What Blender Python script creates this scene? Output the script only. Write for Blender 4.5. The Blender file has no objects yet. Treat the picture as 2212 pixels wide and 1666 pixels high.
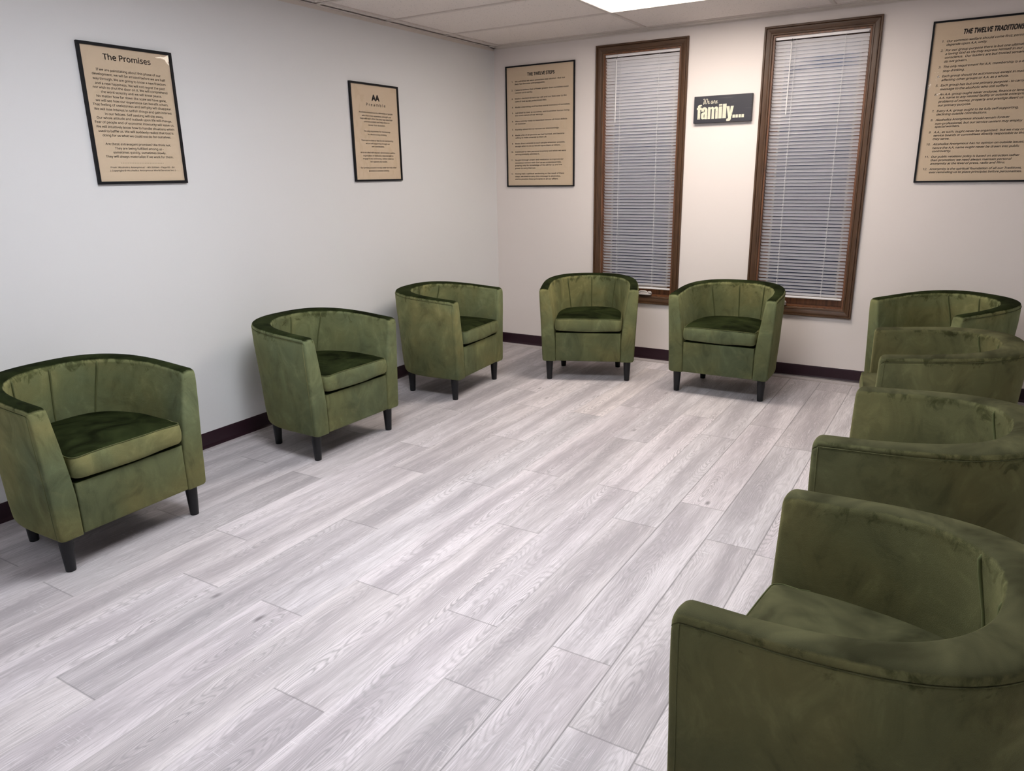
import bpy, bmesh, math, random
from mathutils import Vector, Matrix
random.seed(7)
SC = bpy.context.scene
COL = SC.collection
PI = math.pi

# ------------------------------------------------------------------ helpers
def link(o, parent=None):
    COL.objects.link(o)
    if parent is not None:
        o.parent = parent
    return o

def mesh_obj(name, verts, faces, mats, parent=None, smooth=False, mi=None, uvs=None):
    me = bpy.data.meshes.new(name)
    me.from_pydata([tuple(v) for v in verts], [], faces)
    if not isinstance(mats, (list, tuple)):
        mats = [mats]
    for m in mats:
        me.materials.append(m)
    if mi:
        for p, k in zip(me.polygons, mi):
            p.material_index = k
    if uvs:
        for nm, data in uvs.items():
            L = me.uv_layers.new(name=nm)
            for p in me.polygons:
                for k, li in enumerate(p.loop_indices):
                    L.data[li].uv = data[p.index][k]
    if smooth:
        for p in me.polygons:
            p.use_smooth = True
    me.update()
    return link(bpy.data.objects.new(name, me), parent)

def empty(name, loc=(0, 0, 0), rz=0.0):
    o = bpy.data.objects.new(name, None)
    o.location = loc
    o.rotation_euler = (0, 0, rz)
    o.empty_display_size = 0.1
    COL.objects.link(o)
    return o

def tag(o, label=None, cat=None, group=None, kind=None):
    if label: o['label'] = label
    if cat: o['category'] = cat
    if group: o['group'] = group
    if kind: o['kind'] = kind
    return o

class MB:
    """collects primitives into one mesh"""
    def __init__(s): s.v = []; s.f = []; s.m = []; s.k = 0
    def mat(s, k): s.k = k; return s
    def add(s, vs, fs):
        o = len(s.v); s.v += [tuple(v) for v in vs]
        s.f += [tuple(i + o for i in f) for f in fs]; s.m += [s.k] * len(fs)
    def box(s, x0, x1, y0, y1, z0, z1):
        s.add([(x0,y0,z0),(x1,y0,z0),(x1,y1,z0),(x0,y1,z0),(x0,y0,z1),(x1,y0,z1),(x1,y1,z1),(x0,y1,z1)],
              [(0,3,2,1),(4,5,6,7),(0,1,5,4),(1,2,6,5),(2,3,7,6),(3,0,4,7)])
    def bbox(s, x0, x1, y0, y1, z0, z1, r):
        """box with chamfered edges"""
        bm = bmesh.new()
        bmesh.ops.create_cube(bm, size=1)
        for v in bm.verts:
            v.co = ((x0+x1)/2 + v.co.x*(x1-x0), (y0+y1)/2 + v.co.y*(y1-y0), (z0+z1)/2 + v.co.z*(z1-z0))
        bmesh.ops.bevel(bm, geom=bm.edges[:], offset=r, segments=3, profile=0.5, affect='EDGES')
        bm.verts.index_update()
        s.add([v.co[:] for v in bm.verts], [[v.index for v in f.verts] for f in bm.faces]); bm.free()
    def tube(s, pts, r, n=8, caps=True):
        pts = [Vector(p) for p in pts]; vs = []; fs = []
        rs = r if isinstance(r, (list, tuple)) else [r]*len(pts)
        up = None
        for i, p in enumerate(pts):
            t = (pts[min(i+1, len(pts)-1)] - pts[max(i-1, 0)]).normalized()
            if up is None:
                up = Vector((0,0,1)) if abs(t.z) < .9 else Vector((1,0,0))
            a = t.cross(up).normalized(); b = a.cross(t).normalized(); up = b
            for k in range(n):
                w = 2*PI*k/n
                vs.append(p + (a*math.cos(w) + b*math.sin(w))*rs[i])
        for i in range(len(pts)-1):
            for k in range(n):
                fs.append((i*n+k, i*n+(k+1)%n, (i+1)*n+(k+1)%n, (i+1)*n+k))
        if caps:
            fs.append(tuple(range(n))[::-1]); fs.append(tuple((len(pts)-1)*n+k for k in range(n)))
        s.add(vs, fs)
    def lathe(s, prof, cx=0, cy=0, n=28):
        vs = []; fs = []
        for r, z in prof:
            for k in range(n):
                a = 2*PI*k/n; vs.append((cx+r*math.cos(a), cy+r*math.sin(a), z))
        for i in range(len(prof)-1):
            for k in range(n):
                fs.append((i*n+k, i*n+(k+1)%n, (i+1)*n+(k+1)%n, (i+1)*n+k))
        fs.append(tuple(range(n))[::-1]); fs.append(tuple((len(prof)-1)*n+k for k in range(n)))
        s.add(vs, fs)
    def build(s, name, mats, parent=None, smooth=False):
        o = mesh_obj(name, s.v, s.f, mats, parent, smooth, s.m)
        return o

def autosmooth(o, ang=40):
    me = o.data
    for p in me.polygons: p.use_smooth = True
    bm = bmesh.new(); bm.from_mesh(me)
    for e in bm.edges:
        if len(e.link_faces) == 2 and e.calc_face_angle(0) > math.radians(ang):
            e.smooth = False
    bm.to_mesh(me); bm.free()
    return o

def fix_normals(o):
    bm = bmesh.new(); bm.from_mesh(o.data)
    bmesh.ops.recalc_face_normals(bm, faces=bm.faces); bm.to_mesh(o.data); bm.free()
    return o

# ------------------------------------------------------------------ materials
class NT:
    def __init__(s, name):
        s.m = bpy.data.materials.new(name); s.m.use_nodes = True
        s.t = s.m.node_tree; s.t.nodes.clear()
        s.out = s.n('ShaderNodeOutputMaterial')
    def n(s, typ, **kw):
        nd = s.t.nodes.new(typ)
        for k, v in kw.items():
            if k.startswith('i_'):
                key = k[2:]; key = int(key) if key.isdigit() else key.replace('_', ' ')
                s.put(nd.inputs[key], v)
            else: setattr(nd, k, v)
        return nd
    def put(s, sock, v):
        if isinstance(v, bpy.types.NodeSocket): s.t.links.new(v, sock)
        elif isinstance(v, bpy.types.Node): s.t.links.new(v.outputs[0], sock)
        else:
            if isinstance(v, (tuple, list)) and len(v) == 3 and sock.type == 'RGBA': v = (*v, 1)
            sock.default_value = v
    def math(s, op, a, b=0.0, c=None, clamp=False):
        nd = s.n('ShaderNodeMath', operation=op, use_clamp=clamp)
        s.put(nd.inputs[0], a); s.put(nd.inputs[1], b)
        if c is not None: s.put(nd.inputs[2], c)
        return nd.outputs[0]
    def mix(s, f, a, b, blend='MIX'):
        nd = s.n('ShaderNodeMix', data_type='RGBA', blend_type=blend)
        s.put(nd.inputs['Factor'], f); s.put(nd.inputs[6], a); s.put(nd.inputs[7], b)
        return nd.outputs[2]
    def ramp(s, f, stops, interp='LINEAR'):
        nd = s.n('ShaderNodeValToRGB'); cr = nd.color_ramp; cr.interpolation = interp
        while len(cr.elements) < len(stops): cr.elements.new(.5)
        for e, (p, c) in zip(cr.elements, stops):
            e.position = p; e.color = (*c, 1) if isinstance(c, tuple) else (c, c, c, 1)
        s.put(nd.inputs[0], f); return nd.outputs[0]
    def noise(s, vec, scale, detail=2, rough=.5, dist=0.0, dim='3D'):
        nd = s.n('ShaderNodeTexNoise', noise_dimensions=dim)
        if vec is not None: s.put(nd.inputs['Vector'], vec)
        s.put(nd.inputs['Scale'], scale); s.put(nd.inputs['Detail'], detail)
        s.put(nd.inputs['Roughness'], rough); s.put(nd.inputs['Distortion'], dist)
        return nd.outputs[0]
    def vmul(s, vec, k):
        nd = s.n('ShaderNodeVectorMath', operation='MULTIPLY'); s.put(nd.inputs[0], vec); s.put(nd.inputs[1], k); return nd.outputs[0]
    def vadd(s, vec, k):
        nd = s.n('ShaderNodeVectorMath', operation='ADD'); s.put(nd.inputs[0], vec); s.put(nd.inputs[1], k); return nd.outputs[0]
    def comb(s, x, y, z=0.0):
        nd = s.n('ShaderNodeCombineXYZ'); s.put(nd.inputs[0], x); s.put(nd.inputs[1], y); s.put(nd.inputs[2], z); return nd.outputs[0]
    def sep(s, v):
        nd = s.n('ShaderNodeSeparateXYZ'); s.put(nd.inputs[0], v); return nd.outputs
    def bump(s, h, strength, dist=.01):
        nd = s.n('ShaderNodeBump'); s.put(nd.inputs['Strength'], strength); s.put(nd.inputs['Distance'], dist); s.put(nd.inputs['Height'], h)
        return nd.outputs[0]
    def pbr(s, color, rough=.6, **kw):
        b = s.n('ShaderNodeBsdfPrincipled')
        s.put(b.inputs['Base Color'], color); s.put(b.inputs['Roughness'], rough)
        for k, v in kw.items(): s.put(b.inputs[k.replace('_', ' ')], v)
        s.t.links.new(b.outputs[0], s.out.inputs[0]); return b
    def obj(s): return s.n('ShaderNodeTexCoord').outputs['Object']
    def uv(s, name): return s.n('ShaderNodeUVMap', uv_map=name).outputs[0]

def simple(name, col, rough=.6, **kw):
    t = NT(name); t.pbr(col, rough, **kw); return t.m

def wall_mat(name, col):
    t = NT(name); p = t.obj()
    n1 = t.noise(p, 1.3, 2); n2 = t.noise(p, 160, 2)
    c = t.mix(t.math('MULTIPLY', n1, .10), col, tuple(q*.86 for q in col))
    t.pbr(c, .62, Normal=t.bump(n2, .12, .002), Specular_IOR_Level=.3); return t.m
M_wall = wall_mat('wall_paint', (.715, .712, .718))
M_wallw = wall_mat('wall_paint_warm', (.775, .715, .69))

def ceil_mat():
    t = NT('acoustic_tile'); p = t.obj()
    v = t.n('ShaderNodeTexVoronoi', feature='F1', i_Scale=115.0); t.put(v.inputs['Vector'], p)
    n = t.noise(p, 60, 2)
    spots = t.math('MULTIPLY', t.math('LESS_THAN', v.outputs['Distance'], .22), t.math('GREATER_THAN', n, .56))
    n2 = t.noise(p, 420, 2)
    c = t.mix(spots, t.mix(n2, (.80,.735,.69), (.90,.83,.785)), (.30,.28,.27))
    t.pbr(c, .85, Normal=t.bump(n2, .3, .003)); return t.m
M_ceil = ceil_mat()
M_grid = simple('grid_metal', (.68,.62,.57), .45)
M_base = None
def base_mat():
    t = NT('vinyl_base'); p = t.obj()
    n = t.noise(p, 9, 3)
    t.pbr(t.mix(n, (.018,.006,.011), (.030,.010,.018)), .38, Specular_IOR_Level=.35); return t.m
M_base = base_mat()
M_strip = simple('floor_strip', (.50,.46,.47), .4)

def floor_mat():
    t = NT('whitewashed_planks')
    uv = t.sep(t.uv('plank')); u, v = uv[0], uv[1]
    r = t.sep(t.uv('rnd')); r1, r2 = r[0], r[1]
    ox = t.math('MULTIPLY', r1, 37.0); oy = t.math('MULTIPLY', r2, 53.0)
    U = t.math('ADD', u, ox); V = t.math('ADD', v, oy)
    # warp for wavy fibre
    wv = t.noise(t.comb(t.math('MULTIPLY', U, 9.0), t.math('MULTIPLY', V, 3.0), r1), 1.0, 2)
    Uw = t.math('ADD', U, t.math('MULTIPLY', t.math('SUBTRACT', wv, .5), .035))
    # growth-ring ovals drawn out along the board round scattered eyes
    wob = t.noise(t.comb(t.math('MULTIPLY', U, 24.0), t.math('MULTIPLY', V, 5.0), 6.0), 1.0, 3)
    vr = t.n('ShaderNodeTexVoronoi', feature='F1', i_Scale=1.0, i_Randomness=.9)
    t.put(vr.inputs['Vector'], t.comb(t.math('ADD', t.math('MULTIPLY', Uw, 10.5), t.math('MULTIPLY', wob, .22)), t.math('MULTIPLY', V, 1.55), r2))
    fld = t.math('ADD', vr.outputs['Distance'], t.math('MULTIPLY', wob, .16))
    ring = t.math('POWER', t.math('MULTIPLY_ADD', t.math('SINE', t.math('MULTIPLY', fld, 105.0)), .5, .5), 2.5)
    eye = t.ramp(vr.outputs['Distance'], [(.06, .9), (.42, .45), (.65, .12)])
    mid_ = t.math('SUBTRACT', 1.0, t.math('MULTIPLY', t.math('ABSOLUTE', t.math('SUBTRACT', u, .099)), 10.0), clamp=True)
    # knots / cathedral strength mask
    mk = t.ramp(t.noise(t.comb(t.math('MULTIPLY', U, 6.0), t.math('MULTIPLY', V, 1.3), 4.0), 1.0, 2), [(.44, 0.0), (.62, 1.0)])
    # pores
    pore = t.noise(t.comb(t.math('MULTIPLY', Uw, 330.0), t.math('MULTIPLY', V, 8.0), 0.0), 1.0, 4, .65)
    pore2 = t.noise(t.comb(t.math('MULTIPLY', Uw, 60.0), t.math('MULTIPLY', V, 2.2), 2.0), 1.0, 3, .6)
    broad = t.noise(t.comb(t.math('MULTIPLY', Uw, 11.0), t.math('MULTIPLY', V, .9), 7.0), 1.0, 3, .55)
    tone = t.ramp(r1, [(0.0, (.71,.655,.67)), (.3, (.54,.505,.52)), (.55, (.74,.68,.705)), (.8, (.66,.625,.645)), (1.0, (.73,.665,.665))])
    dark = t.mix(1.0, tone, (.62,.61,.62), 'MULTIPLY')
    c = t.mix(t.ramp(t.math('MULTIPLY_ADD', mid_, .14, broad), [(.46, 0.0), (.70, .95)]), tone, dark)
    c = t.mix(t.math('MULTIPLY', t.math('MULTIPLY', ring, t.math('MULTIPLY', eye, t.math('MULTIPLY_ADD', mk, .4, .6))), .95), c, (.30,.275,.285))
    c = t.mix(t.ramp(pore, [(.50, 0.0), (.66, .60)]), c, (.34,.315,.325))
    c = t.mix(t.ramp(pore, [(.30, .46), (.45, 0.0)]), c, (.90,.86,.89))
    c = t.mix(t.ramp(pore2, [(.52, 0.0), (.75, .42)]), c, (.36,.335,.34))
    # saw marks across
    saw = t.noise(t.comb(t.math('MULTIPLY', U, 22.0), t.math('MULTIPLY', V, 190.0), 3.0), 1.0, 2)
    sawm = t.ramp(t.noise(t.comb(t.math('MULTIPLY', U, 9.0), t.math('MULTIPLY', V, 4.0), 9.0), 1.0, 1), [(.58, 0.0), (.72, 1.0)])
    c = t.mix(t.math('MULTIPLY', t.ramp(saw, [(.60, 0.0), (.70, .55)]), sawm), c, (.86,.84,.86))
    # knots
    vo = t.n('ShaderNodeTexVoronoi', feature='F1', i_Scale=1.0)
    t.put(vo.inputs['Vector'], t.comb(t.math('MULTIPLY', Uw, 7.0), t.math('MULTIPLY', V, 3.2), 0.0))
    kn = t.ramp(vo.outputs['Distance'], [(.03, 1.0), (.10, 0.0)])
    gate = t.math('GREATER_THAN', t.sep(vo.outputs['Color'])[0], .62)
    c = t.mix(t.math('MULTIPLY', t.math('MULTIPLY', kn, gate), .8), c, (.16,.14,.15))
    # seams
    eu = t.math('MINIMUM', u, t.math('SUBTRACT', .198, u))
    ev = t.math('MINIMUM', v, t.math('SUBTRACT', 1.19, v))
    gx = t.n('ShaderNodeMapRange'); t.put(gx.inputs[0], t.sep(t.obj())[0])
    for i_, v_ in zip((1, 2, 3, 4), (2.15, 2.42, .28, 1.0)): gx.inputs[i_].default_value = v_
    su = t.math('MULTIPLY', t.ramp(eu, [(.0, .85), (.0012, 0.0)]), gx.outputs[0]); sv = t.ramp(ev, [(.0, .60), (.0012, 0.0)])
    c = t.mix(t.math('MAXIMUM', su, sv), c, (.17,.155,.16))
    h = t.math('ADD', t.math('MULTIPLY', pore, .6), t.math('MULTIPLY', t.math('SUBTRACT', 1.0, t.math('MAXIMUM', su, sv)), 1.0))
    t.pbr(c, t.math('MULTIPLY_ADD', pore, .2, .42), Normal=t.bump(h, .18, .002), Specular_IOR_Level=.35)
    return t.m
M_floor = floor_mat()

def velvet(name, up_lo, up_hi, tint=(1, 1, 1), up_sheen=0.0, uptint=(.56,.74,.26), brown=1.0):
    """crushed olive velvet; upward faces are painted darker, as pile looks at a grazing view"""
    t = NT(name); p = t.obj()
    rnd = t.n('ShaderNodeObjectInfo').outputs['Random']
    q = t.vadd(p, t.comb(t.math('MULTIPLY', rnd, 31.0), t.math('MULTIPLY', rnd, 17.0), t.math('MULTIPLY', rnd, 7.0)))
    big = t.noise(q, 2.6, 3, .5, .5)
    mid = t.noise(t.vmul(q, (1.0, 1.0, .85)), 21.0, 5, .66, .6)
    fine = t.noise(q, 620.0, 2)
    if brown < 1: big = t.math('MULTIPLY_ADD', t.math('SUBTRACT', big, .5), brown, .48)
    col = t.ramp(big, [(.30, (.092,.110,.058)), (.50, (.114,.123,.056)), (.64, (.142,.136,.057))])
    # dark crush marks, mostly near the rim
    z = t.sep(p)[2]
    near = t.n('ShaderNodeMapRange'); t.put(near.inputs[0], z)
    for i, vv in zip((1, 2, 3, 4), (.585, .672, 0.0, .27)): near.inputs[i].default_value = vv
    patch = t.ramp(t.math('ADD', mid, near.outputs[0]), [(.70, 0.0), (.82, .80)])
    col = t.mix(patch, col, (.040,.046,.016))
    light = t.ramp(t.noise(q, 7.5, 3, .6, 1.0), [(.60, 0.0), (.78, .25)])
    col = t.mix(light, col, (.235,.225,.11))
    crush = t.noise(t.vmul(q, (1.0, 1.0, .7)), 8.5, 5, .62, 1.1)
    cm = t.ramp(crush, [(.32, .72), (.46, .96), (.56, 1.04), (.70, 1.34)])
    col = t.mix(1.0, col, cm, 'MULTIPLY')
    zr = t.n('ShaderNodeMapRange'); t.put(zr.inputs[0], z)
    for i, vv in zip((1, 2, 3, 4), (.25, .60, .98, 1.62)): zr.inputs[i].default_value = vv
    col = t.mix(1.0, col, zr.outputs[0], 'MULTIPLY')  # colour brightened with height to offset shade inside the shell
    # grazing-view darkness of the pile, painted into upward faces
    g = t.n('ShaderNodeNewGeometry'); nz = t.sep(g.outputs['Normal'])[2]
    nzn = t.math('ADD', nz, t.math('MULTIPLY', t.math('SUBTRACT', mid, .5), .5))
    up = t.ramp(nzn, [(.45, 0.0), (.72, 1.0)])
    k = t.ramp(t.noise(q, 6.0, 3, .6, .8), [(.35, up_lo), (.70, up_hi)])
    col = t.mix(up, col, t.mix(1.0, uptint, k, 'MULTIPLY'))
    if tint != (1, 1, 1): col = t.mix(1.0, col, tint, 'MULTIPLY')
    col = t.mix(t.math('MULTIPLY', fine, .25), col, t.mix(1.0, col, (.6,.6,.6), 'MULTIPLY'))
    sw = t.math('MULTIPLY_ADD', up, up_sheen-.26, .26)
    wr = t.noise(t.vmul(q, (1.0, 1.0, 1.6)), 9.0, 3, .5, .5)
    hh = t.math('ADD', t.math('MULTIPLY', fine, .25), wr)
    t.pbr(col, .85, Sheen_Weight=sw, Sheen_Roughness=.35, Sheen_Tint=(.62,.60,.28,1), Specular_IOR_Level=t.math('MULTIPLY_ADD', up, -.10, .12),
          Normal=t.bump(hh, .42, .010)); return t.m
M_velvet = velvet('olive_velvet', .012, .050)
M_velvet2 = velvet('olive_velvet_near_shaded', .085, .23, (.72,.65,.62), .04, (.74,.81,.43), .45)  # near-chair copy: paler tops for steeper view, dim light painted into the tint
M_pipe = simple('velvet_piping', (.105,.115,.05), .8, Sheen_Weight=.15, Sheen_Tint=(.62,.60,.28,1), Specular_IOR_Level=.1)
M_leg = simple('black_leg', (.012,.012,.014), .42, Specular_IOR_Level=.3)
M_dust = simple('dust_cover', (.01,.01,.01), .9)

def wood_mat():
    t = NT('stained_oak'); uv = t.sep(t.uv('grain'))
    P = t.comb(t.math('MULTIPLY', uv[0], 6.0), t.math('MULTIPLY', uv[1], 220.0), 0.0)
    n = t.noise(P, 1.0, 4, .6); n2 = t.noise(t.comb(t.math('MULTIPLY', uv[0], 2.0), t.math('MULTIPLY', uv[1], 30.0), 3.0), 1.0, 2)
    c = t.ramp(n, [(.30, (.028,.014,.007)), (.52, (.080,.041,.019)), (.75, (.155,.082,.040))])
    c = t.mix(t.math('MULTIPLY', n2, .5), c, (.075,.033,.018))
    t.pbr(c, .42, Normal=t.bump(n, .25, .002), Specular_IOR_Level=.4); return t.m
M_wood = wood_mat()
def wood_obj():
    t = NT('stained_oak_jamb'); p = t.obj()
    n = t.noise(t.vmul(p, (60.0, 60.0, 5.0)), 1.0, 3, .6)
    c = t.ramp(n, [(.30, (.07,.028,.013)), (.60, (.19,.078,.034))]); t.pbr(c, .4); return t.m
M_jamb = wood_obj()
M_slat = None
def slat_mat():
    t = NT('white_vinyl_slat')
    b = t.pbr((.90,.88,.895), .38, Specular_IOR_Level=.4)
    tr = t.n('ShaderNodeBsdfTranslucent', i_Color=(.7,.75,.85))
    mx = t.n('ShaderNodeMixShader', i_0=.05); t.t.links.new(b.outputs[0], mx.inputs[1]); t.t.links.new(tr.outputs[0], mx.inputs[2])
    t.t.links.new(mx.outputs[0], t.out.inputs[0]); return t.m
M_slat = slat_mat()
M_rail = simple('white_rail', (.82,.80,.81), .3)
M_cord = simple('white_cord', (.80,.78,.78), .6)
M_hook = simple('dark_hook', (.05,.05,.05), .4)
M_crank = simple('grey_plastic', (.50,.46,.44), .35)
M_sash = simple('sash_grey', (.42,.38,.35), .5)
def glass_mat(name, gloss=.08, rough=.02, bump=0.0):
    t = NT(name)
    tr = t.n('ShaderNodeBsdfTransparent'); gl = t.n('ShaderNodeBsdfGlossy', i_Roughness=rough)
    if bump:
        t.put(gl.inputs['Normal'], t.bump(t.noise(t.obj(), 5.0, 2), bump, .02))
    fr = t.n('ShaderNodeFresnel')
    bf = t.n('ShaderNodeNewGeometry').outputs['Backfacing']
    t.put(fr.inputs[0], t.math('MULTIPLY_ADD', bf, 1/1.45-1.45, 1.45))
    mx = t.n('ShaderNodeMixShader'); t.put(mx.inputs[0], fr.outputs[0])
    t.t.links.new(tr.outputs[0], mx.inputs[1]); t.t.links.new(gl.outputs[0], mx.inputs[2])
    t.t.links.new(mx.outputs[0], t.out.inputs[0]); return t.m
M_glass = glass_mat('window_glass')
M_cover = glass_mat('poster_cover', rough=.04, bump=.5)
def paper_mat():
    t = NT('tan_paper'); n = t.noise(t.obj(), 3.0, 3)
    t.pbr(t.mix(n, (.60,.47,.33), (.66,.52,.37)), .6); return t.m
M_paper = paper_mat()
M_ink = simple('black_ink', (.060,.052,.046), .6)
M_frame = simple('black_frame', (.006,.006,.008), .5, Specular_IOR_Level=.2)
def board_mat():
    t = NT('distressed_board'); p = t.obj()
    n = t.noise(t.vmul(p, (3.0, 3.0, 40.0)), 2.0, 4)
    g = t.n('ShaderNodeNewGeometry'); 
    t.pbr(t.mix(t.ramp(n, [(.62, 0.0), (.80, .6)]), (.022,.022,.032), (.09,.08,.08)), .5); return t.m
M_board = board_mat()
def cream_mat():
    t = NT('cream_lettering'); n = t.noise(t.obj(), 90.0, 3)
    t.pbr(t.mix(t.ramp(n, [(.66, 0.0), (.74, 1.0)]), (.66,.63,.50), (.20,.19,.17)), .6); return t.m
M_cream = cream_mat()
def emis(name, col, s):
    t = NT(name); e = t.n('ShaderNodeEmission', i_Color=(*col, 1), i_Strength=s)
    t.t.links.new(e.outputs[0], t.out.inputs[0]); return t.m

# ------------------------------------------------------------------ camera
cam = bpy.data.cameras.new('camera'); co = bpy.data.objects.new('camera', cam); COL.objects.link(co)
cam.sensor_fit = 'HORIZONTAL'; cam.sensor_width = 36; cam.lens = 1596.18/2212*36
cam.clip_start = .02
co.location = (3.36984, -5.30870, 1.39634); co.rotation_euler = (1.292471, .016347, .545350)
SC.camera = co

# ------------------------------------------------------------------ room
XR, YB, H = 4.45, -8.2, 2.347
T = .12
W_IN = [(.9409, 1.5202), (2.1321, 2.7115)]     # window openings
WZ0, WZ1 = .4890, 2.2240
# floor of planks
PW, PL = .198, 1.19
joints = {2: -3.579, 3: -4.165, 4: -3.58, 5: -3.87, 6: -4.433, 7: -3.849, 8: -3.59, 9: -4.144, 10: -3.578, 11: -3.865, 12: -3.576, 13: -3.858, 1: -4.153}
fv, ff, fu, fr = [], [], [], []
k0 = -1
for k in range(-1, 23):
    xa, xb = .060 + PW*k, .060 + PW*(k+1)
    if xa >= XR: break
    j = joints.get(k, -3.6 - random.choice([0, .29, .58, .87]))
    y = j + PL*6
    while y > YB:
        ya, yb = y - PL, y
        r1, r2 = random.random(), random.random()
        if k <= 3: r1 = .18 + .24*r1
        elif .2 < r1 < .4 and (k*7+int(-y*3)) % 3: r1 = r1*.5 + .5
        cya, cyb = max(ya, YB), min(yb, 0)
        if cyb > cya:
            cxa, cxb = max(xa, 0), min(xb, XR)
            o = len(fv)
            fv += [(cxa, cya, 0), (cxb, cya, 0), (cxb, cyb, 0), (cxa, cyb, 0)]
            ff.append((o, o+1, o+2, o+3))
            fu.append([(cxa-xa, cya-ya), (cxb-xa, cya-ya), (cxb-xa, cyb-ya), (cxa-xa, cyb-ya)])
            fr.append([(r1, r2)]*4)
        y -= PL
floor = mesh_obj('floor', fv, ff, M_floor, uvs={'plank': fu, 'rnd': fr}); tag(floor, kind='structure')

def wallbox(name, boxes, mat):
    m = MB()
    for b in boxes: m.box(*b)
    return tag(m.build(name, mat), kind='structure')
wallbox('wall_left', [(-T, 0, YB, 0, 0, H+.1)], M_wall)
a, b = W_IN
wallbox('wall_window', [(-T, a[0], 0, T, 0, H+.1), (a[1], b[0], 0, T, 0, H+.1), (b[1], XR+T, 0, T, 0, H+.1),
                        (a[0], a[1], 0, T, 0, WZ0), (b[0], b[1], 0, T, 0, WZ0),
                        (a[0], a[1], 0, T, WZ1, H+.1), (b[0], b[1], 0, T, WZ1, H+.1)], M_wallw)
wallbox('wall_right', [(XR, XR+T, YB, 0, 0, H+.1)], M_wall)
wallbox('wall_back', [(-T, XR+T, YB-T, YB, 0, H+.1)], M_wall)

# suspended ceiling: tiles, T-bars, wall angle
TX = [.085, 1.2756+.012, 2.4948+.005, 3.714, 4.933]
TY = [-.085 - .6045*i for i in range(0, 14)]
CZ = H + .007
TY[1] = -.668
LIGHTS = [(1, 1), (1, 5), (1, 9)]                       # (column, row) of the lay-in panels
cb = MB()
for i in range(-1, 4):
    for j in range(-1, 13):
        if (i, j) in LIGHTS: continue
        x0 = TX[i] if i >= 0 else 0; x1 = min(TX[i+1], XR)
        y1 = TY[j] if j >= 0 else 0; y0 = max(TY[j+1], YB)
        if x1 > x0 and y1 > y0: cb.box(x0, x1, y0, y1, CZ, CZ+.02)
tag(cb.build('ceiling', M_ceil), kind='structure')
g = MB(); bw = .012
for x in TX:
    if x < XR: g.box(x-bw, x+bw, YB, 0, H, CZ+.004)
for y in TY:
    if y > YB: g.box(0, XR, y-bw, y+bw, H+.0004, CZ+.004)
tag(g.build('trim_1', M_grid), kind='structure')
g = MB()
g.box(0, .022, YB, 0, H-.003, H); g.box(0, .0015, YB, 0, H-.022, H)
g.box(0, XR, -.075, 0, H-.003, H-.0005); g.box(0, XR, -.0015, 0, H-.012, H)
g.box(XR-.022, XR, YB, 0, H-.003, H)
tag(g.build('trim_2', M_grid), kind='structure')

def ceiling_light(name, col, row, label, strength, color):
    x0, x1, y1, y0 = TX[col]+bw, TX[col+1]-bw, TY[row]-bw, TY[row+1]+bw
    t = empty(name, ((x0+x1)/2, (y0+y1)/2, H+.006)); tag(t, label, 'ceiling light', 'lay-in ceiling lights')
    cx, cy = t.location.x, t.location.y
    f = MB(); w = .005
    f.box(x0-cx, x1-cx, y0-cy, y0-cy+w, -.004, .05); f.box(x0-cx, x1-cx, y1-cy-w, y1-cy, -.004, .05)
    f.box(x0-cx, x0-cx+w, y0-cy+w, y1-cy-w, -.004, .05); f.box(x1-cx-w, x1-cx, y0-cy+w, y1-cy-w, -.004, .05)
    f.box(x0-cx, x1-cx, y0-cy, y1-cy, .05, .055)
    f.build('frame', M_rail, t)
    d = MB(); d.box(x0-cx+w, x1-cx-w, y0-cy+w, y1-cy-w, 0, .004)
    d.build('diffuser', emis('diffuser_'+name, color, strength), t)
    return t
ceiling_light('ceiling_light', 1, 1, 'rectangular white panel light glowing in the ceiling in front of the windows', 18.5, (1, .90, .80))
ceiling_light('ceiling_light', 1, 5, 'rectangular panel light in the ceiling over the open floor', 26, (.93, .96, 1))
ceiling_light('ceiling_light', 1, 9, 'added fill panel in the unseen ceiling at the back of the room', 11, (.86, .92, 1))  # cool fill light added behind the view, built like the other panels

# vinyl cove base and floor strip
def baseprof(m, axis):
    prof = [(0, .004), (.012, .004), (.007, .010), (.004, .02), (.0035, .080), (.002, .0865), (0, .088)]
    n = len(prof); L = -YB if axis == 'y' else XR
    vs = []
    for s in (0, L):
        for d, z in prof: vs.append((d, -s, z) if axis == 'y' else (s, -d, z))
    m.add(vs, [(i, i+1, n+i+1, n+i) for i in range(n-1)] + [tuple(range(n)), tuple(range(2*n-1, n-1, -1))])
m = MB(); baseprof(m, 'y'); tag(fix_normals(m.build('baseboard_left', M_base)), kind='structure')
m = MB(); baseprof(m, 'x'); tag(fix_normals(m.build('baseboard_window', M_base)), kind='structure')
m = MB(); m.box(0, XR, -.052, 0, 0, .0035); m.box(0, XR, -.074, -.056, 0, .0045); m.mat(1); m.box(0, XR, -.080, -.074, 0, .001)
tag(m.build('trim_3', [M_strip, M_sash]), kind='structure')
m = MB(); m.box(0, .030, YB, -.09, 0, .003)
tag(m.build('trim_4', M_strip), kind='structure')

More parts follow.
